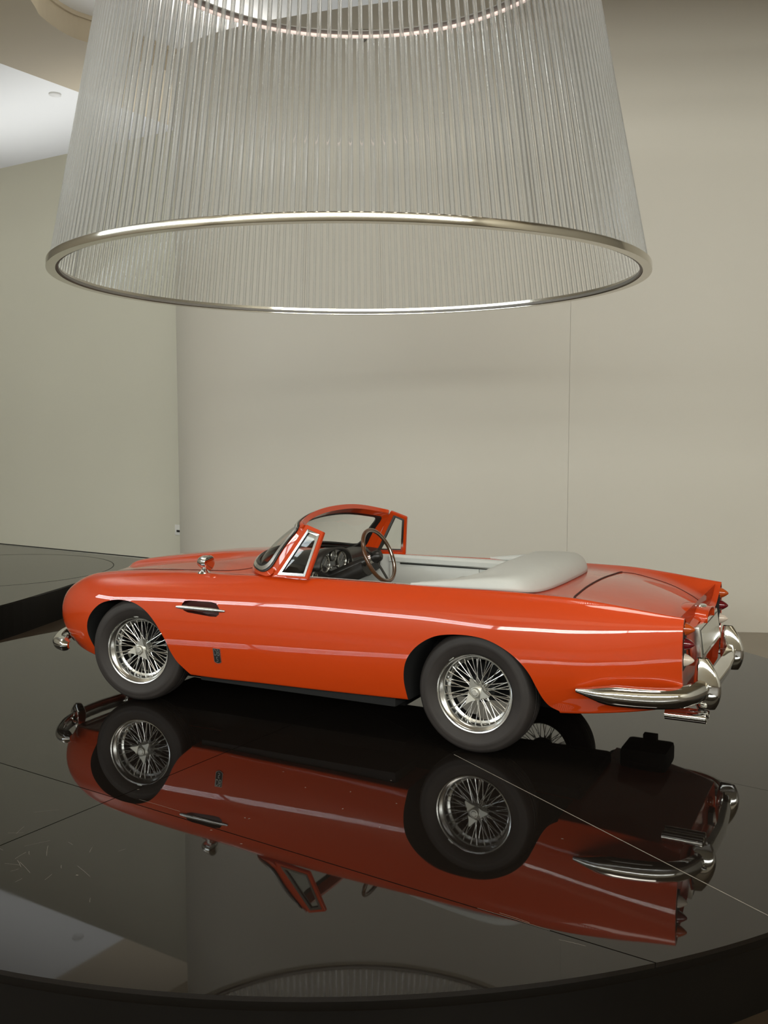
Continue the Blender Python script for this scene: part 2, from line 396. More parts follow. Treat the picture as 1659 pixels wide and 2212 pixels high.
link('turntable_joint', ring, 'seam', plat)

# ------------------------------------------------------------------ pendant lamp of clear rods
LX, LY, Z0, Z1, R0, R1 = -.139, 4.326, 1.885, 3.27, 1.235, .965
lamp = empty('pendant_lamp', (LX, LY, Z0)); tag(lamp, 'huge conical pendant lamp of clear ribbed rods with a chrome bottom ring', 'lamp')
def ringprof(r, h, w_, t_):
    return [(r-w_/2, h), (r+w_/2, h), (r+w_/2+.001, h+.003), (r+w_/2, h+t_-.003), (r+w_/2-.004, h+t_), (r-w_/2, h+t_)]
link('bottom_ring', lathe(ringprof(R0, 0, .036, .030), 180, closed=True), 'nickel', lamp)
link('inner_lip', lathe(ringprof(R0-.024, .004, .010, .012), 180, closed=True), 'joint', lamp)
link('top_ring', lathe(ringprof(R1, Z1-Z0, .016, .014), 120, closed=True), 'pink', lamp)
link('top_flange', lathe(ringprof(R1-.03, Z1-Z0+.012, .05, .006), 120, closed=True), 'joint', lamp)
NR = 216; hgt = Z1-Z0-.028; lean = math.atan2(R0-R1, hgt)
rw, rt = .0078, .0052
rod_v, rod_f = [], []
ROD = [(-1, -.55), (-.6, -.95), (.6, -.95), (1, -.55), (1, .55), (.6, .95), (-.6, .95), (-1, .55)]
for zz, k in ((0, 1.0), (1, R1/R0)):
    for (a, b) in ROD: rod_v.append((a*rt, b*rw*k, zz*hgt/math.cos(lean)))
for i in range(8): rod_f.append([i, (i+1) % 8, 8+(i+1) % 8, 8+i])
rod_f += [list(range(8))[::-1], list(range(8, 16))]
rod_me = mesh_of('rod', rod_v, rod_f, True, 70)
jo_me = mesh_of('joint', [(x*.5, y*.11, z) for x, y, z in rod_v], rod_f)
jang = [math.asin(1)+x for x in (-.115, .255, -1.9, -2.6, 1.5)]
for i in range(NR):
    a = 2*math.pi*i/NR
    o = link('rod', rod_me, 'rod', lamp)
    o.location = (R0*math.cos(a), R0*math.sin(a), .028); o.rotation_euler = (0, -lean, a)
for a in jang:
    a = (math.floor(a/(2*math.pi)*NR)+.5)*2*math.pi/NR
    o = link('panel_joint', jo_me, 'joint', lamp); o.location = ((R0-.004)*math.cos(a), (R0-.004)*math.sin(a), .028); o.rotation_euler = (0, -lean, a)
for a in (R(-90), R(25), R(155)):
    b = Vector((R1*math.cos(a), R1*math.sin(a), Z1-Z0+.01)); link('cable', tube([b, b+Vector((0, 0, CZ-Z1-.012))], .004, 6), 'satin', lamp)

# ------------------------------------------------------------------ the car
CAR = empty('convertible_car', (.5618, 4.1410, .0008), R(180-26.587))
tag(CAR, 'orange open-top classic car with padded white hood cover and wire wheels on the podium', 'car')
def part(name, me, m, parent=None): return link(name, me, m, parent or CAR)

X  = [2.315, 2.285, 2.24, 2.185, 2.11, 2.00, 1.90, 1.75, 1.60, 1.40, 1.20, 1.00, .70, .30, -.10, -.35, -.55, -.68, -.77]
T = dict(
 zc=[.37, .42, .46, .495, .530, .560, .580, .602, .623, .648, .673, .680, .66, .64, .635, .628, .600, .568, .535],
 yv=[.02, .10, .17, .21, .24, .26, .28, .29, .30, .31, .32, .33, .36, .38, .38, .38, .36, .33, .30],
 zv=[.37, .415, .45, .482, .515, .545, .565, .583, .597, .615, .636, .645, .64, .632, .625, .615, .582, .54, .50],
 yf=[.03, .16, .26, .32, .36, .39, .40, .405, .41, .42, .43, .44, .45, .455, .46, .465, .465, .46, .458],
 zf=[.37, .41, .445, .482, .52, .56, .577, .593, .603, .611, .615, .624, .632, .636, .640, .637, .620, .604, .594],
 de=[.01, .02, .03, .035, .035, .035, .035, .033, .03, .025, .02, .016, .014, .012, .010, .008, .006, .005, .004],
 ys=[.04, .20, .32, .385, .435, .465, .485, .495, .50, .505, .508, .51, .512, .513, .515, .517, .513, .500, .488],
 zs=[.37, .39, .42, .445, .475, .505, .52, .535, .545, .55, .555, .56, .565, .57, .575, .575, .565, .558, .552],
 ym=[.05, .22, .345, .415, .465, .505, .53, .54, .54, .54, .54, .54, .54, .54, .545, .545, .53, .505, .485],
 zm=[.36, .36, .37, .38, .39, .40, .41, .42, .42, .42, .42, .42, .42, .42, .43, .43, .43, .43, .43],
 yl=[.04, .20, .33, .40, .45, .49, .51, .525, .53, .53, .53, .53, .53, .53, .53, .525, .505, .48, .465],
 zl=[.34, .31, .30, .29, .28, .27, .27, .27, .27, .27, .27, .27, .27, .28, .29, .30, .32, .34, .36],
 yb=[.03, .14, .25, .33, .39, .44, .47, .49, .495, .495, .495, .495, .495, .495, .48, .465, .44, .42, .41],
 zb=[.33, .28, .25, .225, .205, .19, .18, .165, .16, .16, .16, .165, .17, .18, .19, .2, .222, .245, .27])
def pchip(x, y, xi):
    x = np.array(x[::-1], float); y = np.array(y[::-1], float); h = np.diff(x); s = np.diff(y)/h
    d_ = np.zeros(len(x)); d_[0], d_[-1] = s[0], s[-1]
    for i in range(1, len(x)-1):
        if s[i-1]*s[i] > 0:
            w1, w2 = 2*h[i]+h[i-1], h[i]+2*h[i-1]; d_[i] = (w1+w2)/(w1/s[i-1]+w2/s[i])
    k = np.clip(np.searchsorted(x, xi)-1, 0, len(x)-2); t = (xi-x[k])/h[k]
    return (2*t**3-3*t**2+1)*y[k] + (t**3-2*t**2+t)*h[k]*d_[k] + (-2*t**3+3*t**2)*y[k+1] + (t**3-t**2)*h[k]*d_[k+1]
XF = np.linspace(-.77, 2.315, 1235)                 # fine stations for smoothing
FT = {}
for k_, v_ in T.items():
    y = pchip(X, v_, XF)
    wid = 30; ker = np.exp(-.5*(np.arange(-wid, wid+1)/11.0)**2); ker /= ker.sum()
    ext = np.concatenate([2*y[0]-y[wid:0:-1], y, 2*y[-1]-y[-2:-wid-2:-1]])
    ys_ = np.convolve(ext, ker, 'valid')
    bl = np.clip((2.315-XF)/.12, 0, 1); FT[k_] = ys_*bl + y*(1-bl)
def tab(k_, x): return float(np.interp(x, XF, FT[k_]))
def sst(a, b, v): t = np.clip((v-a)/(b-a), 0, 1); return t*t*(3-2*t)
def bulge(x, y):
    hb = .026*sst(2.045, 1.985, x)*(1-.55*sst(1.5, 1.12, x))*sst(1.03, 1.10, x)
    wd = .118 + .02*sst(1.9, 1.2, x)
    return hb*(1-sst(wd-.028, wd+.014, abs(y)))
def section(x, n=7):
    g = lambda k_: tab(k_, x)
    zc, yv, zv, yf, zf, de = g('zc'), g('yv'), g('zv'), g('yf'), g('zf'), g('de')
    P = [(0, zc), (yv*.55, zc-.25*(zc-zv)), (yv, zv), (yf-de-.012, zf-.004), (yf-de*.3, zf+.001), (yf+de, zf-de*.45), (g('ys'), g('zs')), (g('ym'), g('zm')), (g('yl'), g('zl')),
         (g('yb')+.004, g('zb')+.012), (g('yb'), g('zb')), (g('yb')-.03, g('zb')-.002), (g('yb')*.5, g('zb')-.005), (0, g('zb')-.005)]
    Q = [(-P[1][0], P[1][1])] + P + [(-P[-2][0], P[-2][1])]
    out = []
    for i in range(len(P)-1):
        a, b, c, e = [np.array(Q[i+k_]) for k_ in range(4)]
        for q in range(n):
            t = q/n; out.append(((1-t)**3*a + (3*t**3-6*t*t+4)*b + (-3*t**3+3*t*t+3*t+1)*c + t**3*e)/6)
    out.append((Q[-3][0]*1/6*0 + 0, (Q[-3][1]+4*Q[-2][1]+Q[-1][1])/6))
    return out
def top_z(x, y):
    """height of the upper body surface at (x, y)"""
    s = section(x); y_ = abs(y)
    for i in range(len(s)-1):
        if s[i][0] <= y_ <= s[i+1][0] and s[i+1][0] > s[i][0]:
            t = (y_-s[i][0])/(s[i+1][0]-s[i][0]); return float(s[i][1]+t*(s[i+1][1]-s[i][1])) + float(bulge(x, y))
    return float(s[0][1])
def side_y(x, z):
    """outward y of the body side at (x, z)"""
    s = section(x); best = .5
    for i in range(len(s)-1):
        z0, z1 = s[i][1], s[i+1][1]
        if min(z0, z1) <= z <= max(z0, z1) and z0 != z1 and s[i][0] > .3:
            t = (z-z0)/(z1-z0); best = max(.3, float(s[i][0]+t*(s[i+1][0]-s[i][0])))
    return best
st = [2.315-(2.315-2.0)*(1-math.cos(math.pi/2*i/16)) for i in range(16)] + list(np.linspace(2.0, -.66, 134)) + list(np.linspace(-.665, -.77, 10))
V, F = [], []
for x in st:
    s = section(x); n2 = len(s)
    half = [(y, z + (float(bulge(x, y)) if i < 34 else 0)) for i, (y, z) in enumerate(s)]
    ringp = [(x, y, z) for y, z in half] + [(x, -y, z) for y, z in half[-2:0:-1]]
    V += ringp
K = len(ringp)
for i in range(len(st)-1):
    for q in range(K): F.append([i*K+q, i*K+(q+1) % K, (i+1)*K+(q+1) % K, (i+1)*K+q])
F.append(list(range(K)))
# tail: a lip, then the panel set slightly inside it
base = (len(st)-1)*K
def lipring(sc, x):
    i0 = len(V); zc_ = .43
    for q in range(K):
        _, y, z = V[base+q]; V.append((x, y*(1-(1-sc)*.9), zc_+(z-zc_)*sc))
    return i0
r1 = lipring(.975, -.771); r2 = lipring(.955, -.748)
for A_, B_ in ((base, r1), (r1, r2)):
    for q in range(K): F.append([A_+q, A_+(q+1) % K, B_+(q+1) % K, B_+q])
hh = n2-1
for q in range(hh):                                   # left half to right half, row by row
    a, b = r2+q, r2+q+1; c, e = r2+(K-q-1) % K if q+1 <= hh else 0, r2+(K-q) % K
    F.append([a, b, c, e] if q > 0 else [a, b, c])
bme = mesh_of('body', V, F, True)
body = link('body', bme, 'paint', CAR)
for nm in ('well', 'leather', 'vent'): bme.materials.append(M[nm])

def cutter(me, slot, name):
    o = bpy.data.objects.new(name, me); C.objects.link(o)
    for nm in ('paint', 'well', 'leather', 'vent'): me.materials.append(M[nm])
    me.polygons.foreach_set('material_index', [slot]*len(me.polygons)); o.parent = CAR
    return o
def xz_prism(poly, y0, y1):
    n = len(poly); v = [(x, y0, z) for x, z in poly] + [(x, y1, z) for x, z in poly]
    return mesh_of('cut', v, [list(range(n)), [n+i for i in range(n)][::-1]] + [[i, (i+1) % n, n+(i+1) % n, n+i] for i in range(n)])
FA = [(1.9, .224), (1.926, .305), (1.907, .377), (1.844, .441), (1.771, .467), (1.702, .474), (1.632, .467), (1.568, .442), (1.52, .406), (1.481, .361), (1.449, .312), (1.428, .265), (1.403, .223), (1.374, .194), (1.342, .166)]
RA = [(.274, .182), (.280, .273), (.266, .348), (.224, .407), (.159, .451), (.089, .469), (-.003, .473), (-.081, .461), (-.153, .429), (-.202, .392), (-.235, .353), (-.257, .309), (-.279, .259), (-.301, .228), (-.333, .210)]
def dense(P, ends):
    q = catmull([Vector((x, 0, z)) for x, z in P], 5); return [(p.x, p.z) for p in q] + ends
cuts = []
for sgn in (1, -1):
    cuts.append(cutter(xz_prism(dense(FA, [(1.33, .05), (1.88, .05)]), sgn*.27, sgn*.75), 1, 'cut_a'))
    cuts.append(cutter(xz_prism(dense(RA, [(-.36, .05), (.276, .05)]), sgn*.27, sgn*.75), 1, 'cut_b'))
# cockpit
for cp, z0 in (([(1.02, .36), (1.0, .40), (.80, .418), (.32, .425)], .26), ([(.34, .4249), (.05, .42), (-.08, .38), (-.12, .30)], .50)):
    cp = cp + [(x, -y) for x, y in cp[::-1]]
    cuts.append(cutter(prism(cp, z0, .9), 2, 'cut_c'))
# side vents
VE = [(1.362, .482), (1.350, .497), (1.325, .501), (1.205, .504), (1.178, .500), (1.160, .480), (1.158, .455), (1.172, .444), (1.20, .4425), (1.325, .450), (1.348, .457), (1.360, .470)]
for sgn in (1, -1): cuts.append(cutter(xz_prism(VE, sgn*.49, sgn*.7), 3, 'cut_d'))
for o in cuts:
    md = body.modifiers.new('b', 'BOOLEAN'); md.operation = 'DIFFERENCE'; md.solver = 'EXACT'; md.object = o
    try: md.material_mode = 'INDEX'
    except Exception: pass
bpy.context.view_layer.update()
dg = bpy.context.evaluated_depsgraph_get()
nm_ = bpy.data.meshes.new_from_object(body.evaluated_get(dg)); body.modifiers.clear(); body.data = nm_
for o in cuts:
    me = o.data; bpy.data.objects.remove(o); bpy.data.meshes.remove(me)
nm_.polygons.foreach_set('use_smooth', [True]*len(nm_.polygons)); nm_.set_sharp_from_angle(angle=R(38))

# ---- wheels: tyre as the part, rim, spokes, hub and spinner as its pieces
tyre_me = lathe([(.150, -.052), (.158, -.062), (.180, -.072), (.205, -.074), (.224, -.066), (.233, -.052), (.2372, -.036), (.2372, -.030), (.2350, -.029), (.2350, -.026), (.2382, -.025), (.2385, -.010), (.2362, -.009), (.2362, -.006), (.2388, -.005),
                 (.2388, .005), (.2362, .006), (.2362, .009), (.2385, .010), (.2382, .025), (.2350, .026), (.2350, .029), (.2372, .030), (.2372, .036), (.233, .052), (.224, .066), (.217, .0700), (.215, .0700), (.205, .074), (.192, .0752), (.190, .0742), (.180, .072), (.158, .062), (.150, .052)], 96, 'Y', closed=True, sharp=45)
rim_me = lathe([(.1505, .060), (.1545, .0615), (.1545, .058), (.151, .050), (.148, .046), (.142, .043), (.136, .038), (.133, .030), (.131, .018), (.131, .004), (.122, .0), (.121, -.03), (.13, -.05), (.150, -.058), (.152, -.058), (.152, -.05), (.134, -.046), (.126, -.03), (.126, -.004), (.135, .002), (.136, .018), (.139, .03), (.145, .038), (.1505, .042)], 96, 'Y', closed=True, sharp=50)
hub_me = lathe([(0, .030), (.030, .030), (.034, .024), (.034, .004), (.028, -.02), (.03, -.04), (0, -.04)], 32, 'Y')
cap_me = lathe([(0, .056), (.010, .056), (.0115, .0545), (.0125, .054), (.0165, .054), (.0175, .052), (.019, .047), (.026, .044), (.030, .040), (.031, .030), (0, .030)], 32, 'Y')
ear = []
spv, spf = [], []
for k in range(3):
    a = R(90+120*k); c, s_ = math.cos(a), math.sin(a); pr = (-s_, c)
    ou = [(.022, -.021), (.034, -.012), (.056, -.0035), (.058, 0), (.056, .0035), (.034, .012), (.022, .021)]
    i0 = len(spv)
    for hz_ in (.036, .048):
        for (r_, t_) in ou: spv.append((r_*c+t_*pr[0], hz_+(r_-.022)*.12, r_*s_+t_*pr[1]))
    n = len(ou); spf += [[i0+i for i in range(n)], [i0+n+i for i in range(n)][::-1]] + [[i0+i, i0+(i+1) % n, i0+n+(i+1) % n, i0+n+i] for i in range(n)]
spin_me = mesh_of('spinner', spv, spf)
disc_me = lathe([(.0, -.045), (.10, -.045), (.10, -.055), (0, -.055)], 40, 'Y')
drum_me = lathe([(.0, -.02), (.055, -.02), (.058, -.05), (.04, -.12), (0, -.12)], 32, 'Y')
def spoke_mesh(p, q, r=.0016):
    me = tube([Vector(p), Vector(p).lerp(Vector(q), .88), Vector(p).lerp(Vector(q), .885), Vector(q)], r, 6, scale=[1, 1, 1.7, 1.7]); return me
def P3(r_, a, y): return (r_*math.cos(a), y, r_*math.sin(a))
out_sp = [spoke_mesh(P3(.031, R(0), .022), P3(.1335, R(sg*15), .030)) for sg in (1, -1)]
in_sp = [spoke_mesh(P3(.030, R(0), -.012), P3(.1240, R(sg*19), -.004)) for sg in (1, -1)]
wheel_rubber = M['rubber']
def wheel(x, y, steer, spin):
    o = part('wheel', tyre_me, 'rubber'); o.location = (x, y, .2388)
    flip = math.pi if y < 0 else 0
    o.rotation_euler = (0, 0, steer+flip)
    def sub(nm, me, m, a=0):
        s = link(nm, me, m, o); s.rotation_euler = (0, a, 0); return s
    sub('rim', rim_me, 'rim'); sub('hub', hub_me, 'hub'); sub('hub_cap', cap_me, 'hub', spin); sub('spinner', spin_me, 'hub', spin); sub('brake_disc', drum_me, 'well')
    NS = 14
    for k in range(NS):
        a = 2*math.pi*k/NS
        sub('spoke', out_sp[0], 'rim', a); sub('spoke', out_sp[1], 'rim', a+math.pi/NS*.55)
        sub('spoke', in_sp[0], 'rim', a+math.pi/NS); sub('spoke', in_sp[1], 'rim', a+math.pi/NS*1.55)
    wt = link('balance_weight', box(-.012, .012, .054, .062, .1535, .159, .001), 'satin', o); wt.rotation_euler = (0, spin+.3, 0)
    return o
YW = .422
wheel(0, YW, 0, R(20)); wheel(1.66, YW, R(10), R(-15)); wheel(0, -YW, 0, R(40)); wheel(1.66, -YW, R(10), R(70))
part('axle', xform(tube([Vector((0, -.40, .238)), Vector((0, .40, .238))], .022, 10), Matrix.Identity(4)), 'well')
part('axle', xform(tube([Vector((1.66, -.40, .238)), Vector((1.66, .40, .238))], .018, 10), Matrix.Identity(4)), 'well')
part('underbody', box(-.36, 1.95, -.26, .26, .15, .255, .02), 'well')
part('undertray_block', box(.40, 1.90, -.25, .25, .075, .155, .015), 'well')  # black block added to keep the view under the car dark
part('sill_floor', box(.345, 1.315, -.462, .462, .134, .20, .01), 'well')
part('silencer', box(-.60, -.40, -.42, -.22, .12, .21, .02), 'well')
part('silencer_bracket', box(-.53, -.47, -.40, -.36, .09, .13, .004), 'well')

# ---- trim lines that lie on the surface
def on_top(pts, r, n=6, lift=0): return [Vector((x, y, top_z(x, y)+lift)) for x, y in pts]
def smooth2(P, n=8): return [(p.x, p.y) for p in catmull([Vector((x, y, 0)) for x, y in P], n)]
bf = [(-.360, .376), (-.350, .350), (-.345, .28), (-.340, .14), (-.339, 0)]; bf = bf + [(x, -y) for x, y in bf[-2::-1]]
part('boot_shut_line', tube(on_top(smooth2(bf, 8), 0), .0045, 6), 'groove')
for sg in (1, -1):
    bs = [(-.360, sg*.376), (-.40, sg*.384), (-.46, sg*.376), (-.60, sg*.335), (-.70, sg*.26), (-.735, sg*.16)]
    part('boot_shut_line', tube(on_top(smooth2(bs, 8), 0), .0020, 6), 'groove')
bn = [(1.075, .10), (1.075, .26), (1.09, .315), (1.15, .352), (1.25, .366), (1.45, .352), (1.7, .335), (1.9, .318), (2.06, .285), (2.12, .2)]
part('bonnet_shut_line', tube(on_top(smooth2(bn, 10), 0), .0022, 6), 'groove')
part('bonnet_shut_line', tube(on_top([(x, -y) for x, y in smooth2(bn, 10)], 0), .0022, 6), 'groove')

# ---- side vent blades and badges
for sg in (1, -1):
    pth = [Vector((x, sg*(side_y(x, .471)+.004), .4695+.012*(1.388-x)/.263*.2)) for x in np.linspace(1.388, 1.125, 12)]
    part('vent_blade', sweep(pth, circ(.0068, 10, .0094), scale=[.5, .85, .95, 1, 1, 1, 1, 1, 1, .9, .7, .45]), 'rim')
    bx, bz, ysd = 1.171, .272, side_y(1.171, .272)
    sh_ = [(-.0185, .034), (.0185, .034), (.0185, -.026), (.012, -.031), (0, -.0345), (-.012, -.031), (-.0185, -.026)]
    lean_b = math.atan2(side_y(bx, .30)-side_y(bx, .24), .06)
    bd = empty('badge', (bx, sg*ysd, bz)); bd.parent = CAR
    bd.rotation_euler = (0, 0, math.pi if sg > 0 else 0)
    # local frame of the badge: x to the viewer's right, z up, -y outwards
    tilt = empty('badge_mount'); 
    bpy.data.objects.remove(tilt)
    def plate_(poly, y0, y1):
        n = len(poly); v = [(x, y0+lean_b*0-z*math.tan(lean_b), z) for x, z in poly] + [(x, y1-z*math.tan(lean_b), z) for x, z in poly]
        return mesh_of('pl', v, [list(range(n)), [n+i for i in range(n)][::-1]] + [[i, (i+1) % n, n+(i+1) % n, n+i] for i in range(n)])
    bpy.data.objects.remove(bd)
    bobj = part('badge', plate_(sh_, .004, -.004), 'satin'); bobj.location = (bx, sg*ysd, bz); bobj.rotation_euler = (0, 0, math.pi if sg > 0 else 0)
    f_ = link('badge_field', plate_([(x*.88, z*.94) for x, z in sh_], 0, -.0048), 'black', bobj)
    for txt, dz, sz, sxx in (('DB', .0020, .041, .56), ('5', -.0265, .034, .80)):
        cu = bpy.data.curves.new('txt', 'FONT'); cu.body = txt; cu.size = sz; cu.align_x = 'CENTER'; cu.extrude = .0006
        to = bpy.data.objects.new('txt', cu); C.objects.link(to)
        bpy.context.view_layer.update()
        tm = bpy.data.meshes.new_from_object(to.evaluated_get(bpy.context.evaluated_depsgraph_get())); bpy.data.objects.remove(to)
        for v in tm.vertices: v.co = Vector((v.co.x*sxx, -.0050-v.co.z-(v.co.y+dz)*math.tan(lean_b), v.co.y+dz))
        link('lettering', tm, 'satin', bobj)

# ---- windscreen
def ws(u, v):
    sn = math.sin(max(-1.04, min(1.04, u))*math.pi/2*.97); a = min(.9999, abs(sn)); k = (1-a**3.2)**.55
    xb, zb_, yb_ = .925+.222*k, .674-.044*a*a, .455*sn
    xt, zt, yt = .800+.076*k, .884-.046*a**2.2, .402*sn
    q = v + .10*v*(1-v)
    return Vector((xb+(xt-xb)*v + .014*math.sin(math.pi*v)*(.4+.6*k), yb_+(yt-yb_)*q, zb_+(zt-zb_)*v + .012*math.sin(math.pi*v)))
def wsn(u, v):
    e = 1e-3; n = (ws(u+e, v)-ws(u-e, v)).cross(ws(u, v+e)-ws(u, v-e)); n.normalize(); return n if n.x > 0 else -n
def wloop(mu, mb, mt, rad, n=10):
    """rounded rectangle in (u, v): side margin, bottom margin, top margin"""
    u0, u1, v0, v1 = -1+mu, 1-mu, mb, 1-mt; ru, rv = rad, rad*1.6; out = []
    for cx, cy, a0 in ((u1-ru, v0+rv, -90), (u1-ru, v1-rv, 0), (u0+ru, v1-rv, 90), (u0+ru, v0+rv, 180)):
        for k in range(n+1):
            a = R(a0+90*k/n); out.append((cx+ru*math.cos(a), cy+rv*math.sin(a)))
    res = []
    for i in range(len(out)):
        a, b = out[i], out[(i+1) % len(out)]; m_ = max(1, int(math.hypot(b[0]-a[0], b[1]-a[1])/.06))
        for k in range(m_): res.append((a[0]+(b[0]-a[0])*k/m_, a[1]+(b[1]-a[1])*k/m_))
    return res
def resamp(Lp, n=120):
    P = [Vector((u, v, 0)) for u, v in Lp]; P.append(P[0]); d_ = [0]
    for a, b in zip(P, P[1:]): d_.append(d_[-1]+(b-a).length)
    out = []
    for k in range(n):
        s = d_[-1]*k/n; i = max(j for j in range(len(d_)) if d_[j] <= s+1e-9); i = min(i, len(P)-2)
        t = (s-d_[i])/max(1e-9, d_[i+1]-d_[i]); q = P[i].lerp(P[i+1], t); out.append((q.x, q.y))
    return out
def ribbon(La, Lb, n0, n1):
    """solid band between two loops, from n0 to n1 along the surface normal"""
    n = len(La); v, f = [], []
    for (a, b) in zip(La, Lb):
        for (q, h) in ((a, n0), (a, n1), (b, n1), (b, n0)): v.append(ws(*q)+wsn(*q)*h)
    for i in range(n):
        j = (i+1) % n
        for k in range(4): f.append([i*4+k, i*4+(k+1) % 4, j*4+(k+1) % 4, j*4+k])
    return mesh_of('rib', v, f, True, 35)
A0 = resamp(wloop(-.03, -.03, -.045, .08)); A1 = resamp(wloop(.075, .05, .075, .12)); A2 = resamp(wloop(.175, .09, .125, .12)); A3 = resamp(wloop(.050, .035, .045, .12)); A4 = resamp(wloop(.095, .085, .085, .12)); A5 = resamp(wloop(.115, .115, .11, .12)); A6 = resamp(wloop(.030, .012, .022, .12))
wsf = part('windscreen_frame', ribbon(A0, A1, -.013, .010), 'paint')
link('inner_seal', ribbon(A1, A2, -.014, -.002), 'black', wsf)
link('chrome_trim', ribbon(A3, A4, .009, .016), 'rim', wsf)
link('outer_seal', ribbon(A6, A3, .008, .013), 'black', wsf)
link('outer_seal', ribbon(A4, A5, .002, .0125), 'black', wsf)
link('glass', grid(41, 13, lambda a, b: ws(-.91+1.82*a, .07+.84*b)), 'glass', wsf)
# quarterlights
def quad_frame(P, wds, th, nrm):
    """P: 4 corners; wds: width of each side inwards"""
    P = [Vector(p) for p in P]; c = sum(P, Vector())/4
    inn = []
    for i in range(4):
        a, b, d_ = P[i], P[(i+1) % 4], P[i-1]
        e1, e0 = (b-a).normalized(), (a-d_).normalized()
        n1 = nrm.cross(e1); n0_ = nrm.cross(e0)
        if n1.dot(c-a) < 0: n1 = -n1
        if n0_.dot(c-a) < 0: n0_ = -n0_
        # intersect the two inward offset lines
        p1 = a+n1*wds[i]; p0 = a+n0_*wds[i-1]
        den = e1.cross(e0).dot(nrm); t = (p0-p1).cross(e0).dot(nrm)/den
        inn.append(p1+e1*t)
    v, f = [], []
    for a, b in zip(P, inn): v += [a-nrm*th, a+nrm*th, b+nrm*th, b-nrm*th]
    for i in range(4):
        j = (i+1) % 4
        for k in range(4): f.append([i*4+k, i*4+(k+1) % 4, j*4+(k+1) % 4, j*4+k])
    return v, f, inn
for sg in (1, -1):
    Q = [(.930, .458, .622), (.744, .474, .626), (.703, .405, .820), (.790, .401, .848)]
    Q = [Vector((x, sg*y, z)) for x, y, z in Q]
    nrm = (Q[1]-Q[0]).cross(Q[3]-Q[0]).normalized()
    if nrm.y*sg < 0: nrm = -nrm
    v, f, inn = quad_frame(Q, [.012, .014, .016, .022], .008, nrm)
    me = mesh_of('qf', v, f)
    bm = bmesh.new(); bm.from_mesh(me); bmesh.ops.bevel(bm, geom=bm.edges[:], offset=.0025, segments=2, affect='EDGES'); bm.to_mesh(me); bm.free()
    me.polygons.foreach_set('use_smooth', [True]*len(me.polygons)); me.set_sharp_from_angle(angle=R(45))
    qf = part('quarterlight', me, 'paint')
    v, f, in2 = quad_frame([p+nrm*.0025 for p in inn], [.011]*4, .0075, nrm); link('chrome_trim', mesh_of('q2', v, f), 'rim', qf)
    v, f, in3 = quad_frame(in2, [.002]*4, .004, nrm); link('seal', mesh_of('q3', v, f), 'black', qf)
    link('pane', mesh_of('q4', [p+nrm*.001 for p in in3]+[p-nrm*.001 for p in in3], [[0, 1, 2, 3], [7, 6, 5, 4]] + [[i, (i+1) % 4, 4+(i+1) % 4, 4+i] for i in range(4)]), 'glass', qf)

# ---- wing mirrors
for sg in (1, -1):
    mz = top_z(1.325, .405)
    mb = part('wing_mirror', xform(lathe([(0, 0), (.031, 0), (.029, .004), (.018, .012), (.010, .020), (.009, .035), (0, .035)], 24), Matrix.Translation((1.325, sg*.405, mz-.004))), 'chrome')
    head = lathe([(0, .042), (.012, .040), (.022, .030), (.029, .014), (.0315, -.004), (.031, -.020), (.033, -.021), (.033, -.025), (.030, -.026), (0, -.026)], 32, 'X')
    xform(head, Matrix.Translation((1.318, sg*.405, mz+.046)) @ Matrix.Rotation(R(-6*sg), 4, 'Z'))
    link('mirror_head', head, 'chrome', mb)

# ---- interior
dash = part('dashboard', sweep([Vector((0, y, 0)) for y in (-.385, -.2, 0, .2, .385)], [(-.98, .50), (-.90, .52), (-.845, .56), (-.84, .60), (-.835, .645), (-.85, .660), (-.90, .664), (-1.0, .660), (-1.02, .60)], up=Vector((0, 0, 1)), sharp=50), 'dash')
part('scuttle_cover', grid(15, 4, lambda a, b: Vector((.96+b*(.100+.075*(1-abs(2*a-1)**2.5)), (2*a-1)*(.385+.02*b), .660+.004*b-.022*abs(2*a-1)**2))), 'dash')
def hood(u, v):
    a = math.pi*u; k = v
    r0 = (.150, .088); x_ = .782+.16*k
    return Vector((x_, .165+r0[0]*math.cos(a)*(1-.06*k), .640+r0[1]*math.sin(a)**.8*(1-.25*k)))
hd = grid(25, 5, hood)
def shell(me, th):
    bm = bmesh.new(); bm.from_mesh(me); bmesh.ops.solidify(bm, geom=bm.faces[:], thickness=th); bm.to_mesh(me); bm.free(); return me
link('instrument_hood', shell(hd, .010), 'dash', dash)
bin_ = [(.80, y, z) for y, z in [(.165+.143*math.cos(math.pi*i/20), .640+.080*math.sin(math.pi*i/20)**.8) for i in range(21)] + [(.03, .555), (.30, .555)]]
link('instrument_panel', mesh_of('ip', bin_ + [(x+.05, y, z) for x, y, z in bin_], [list(range(23)), list(range(23, 46))[::-1]] + [[i, (i+1) % 23, 23+(i+1) % 23, 23+i] for i in range(23)]), 'gauge', dash)
def gauge(y, z, r):
    g = link('gauge', xform(lathe([(r*.90, 0), (r, -.002), (r, -.007), (r*.92, -.009), (r*.88, -.006), (r*.88, 0)], 32, 'X', closed=True), Matrix.Translation((.799, y, z))), 'satin', dash)
    return g
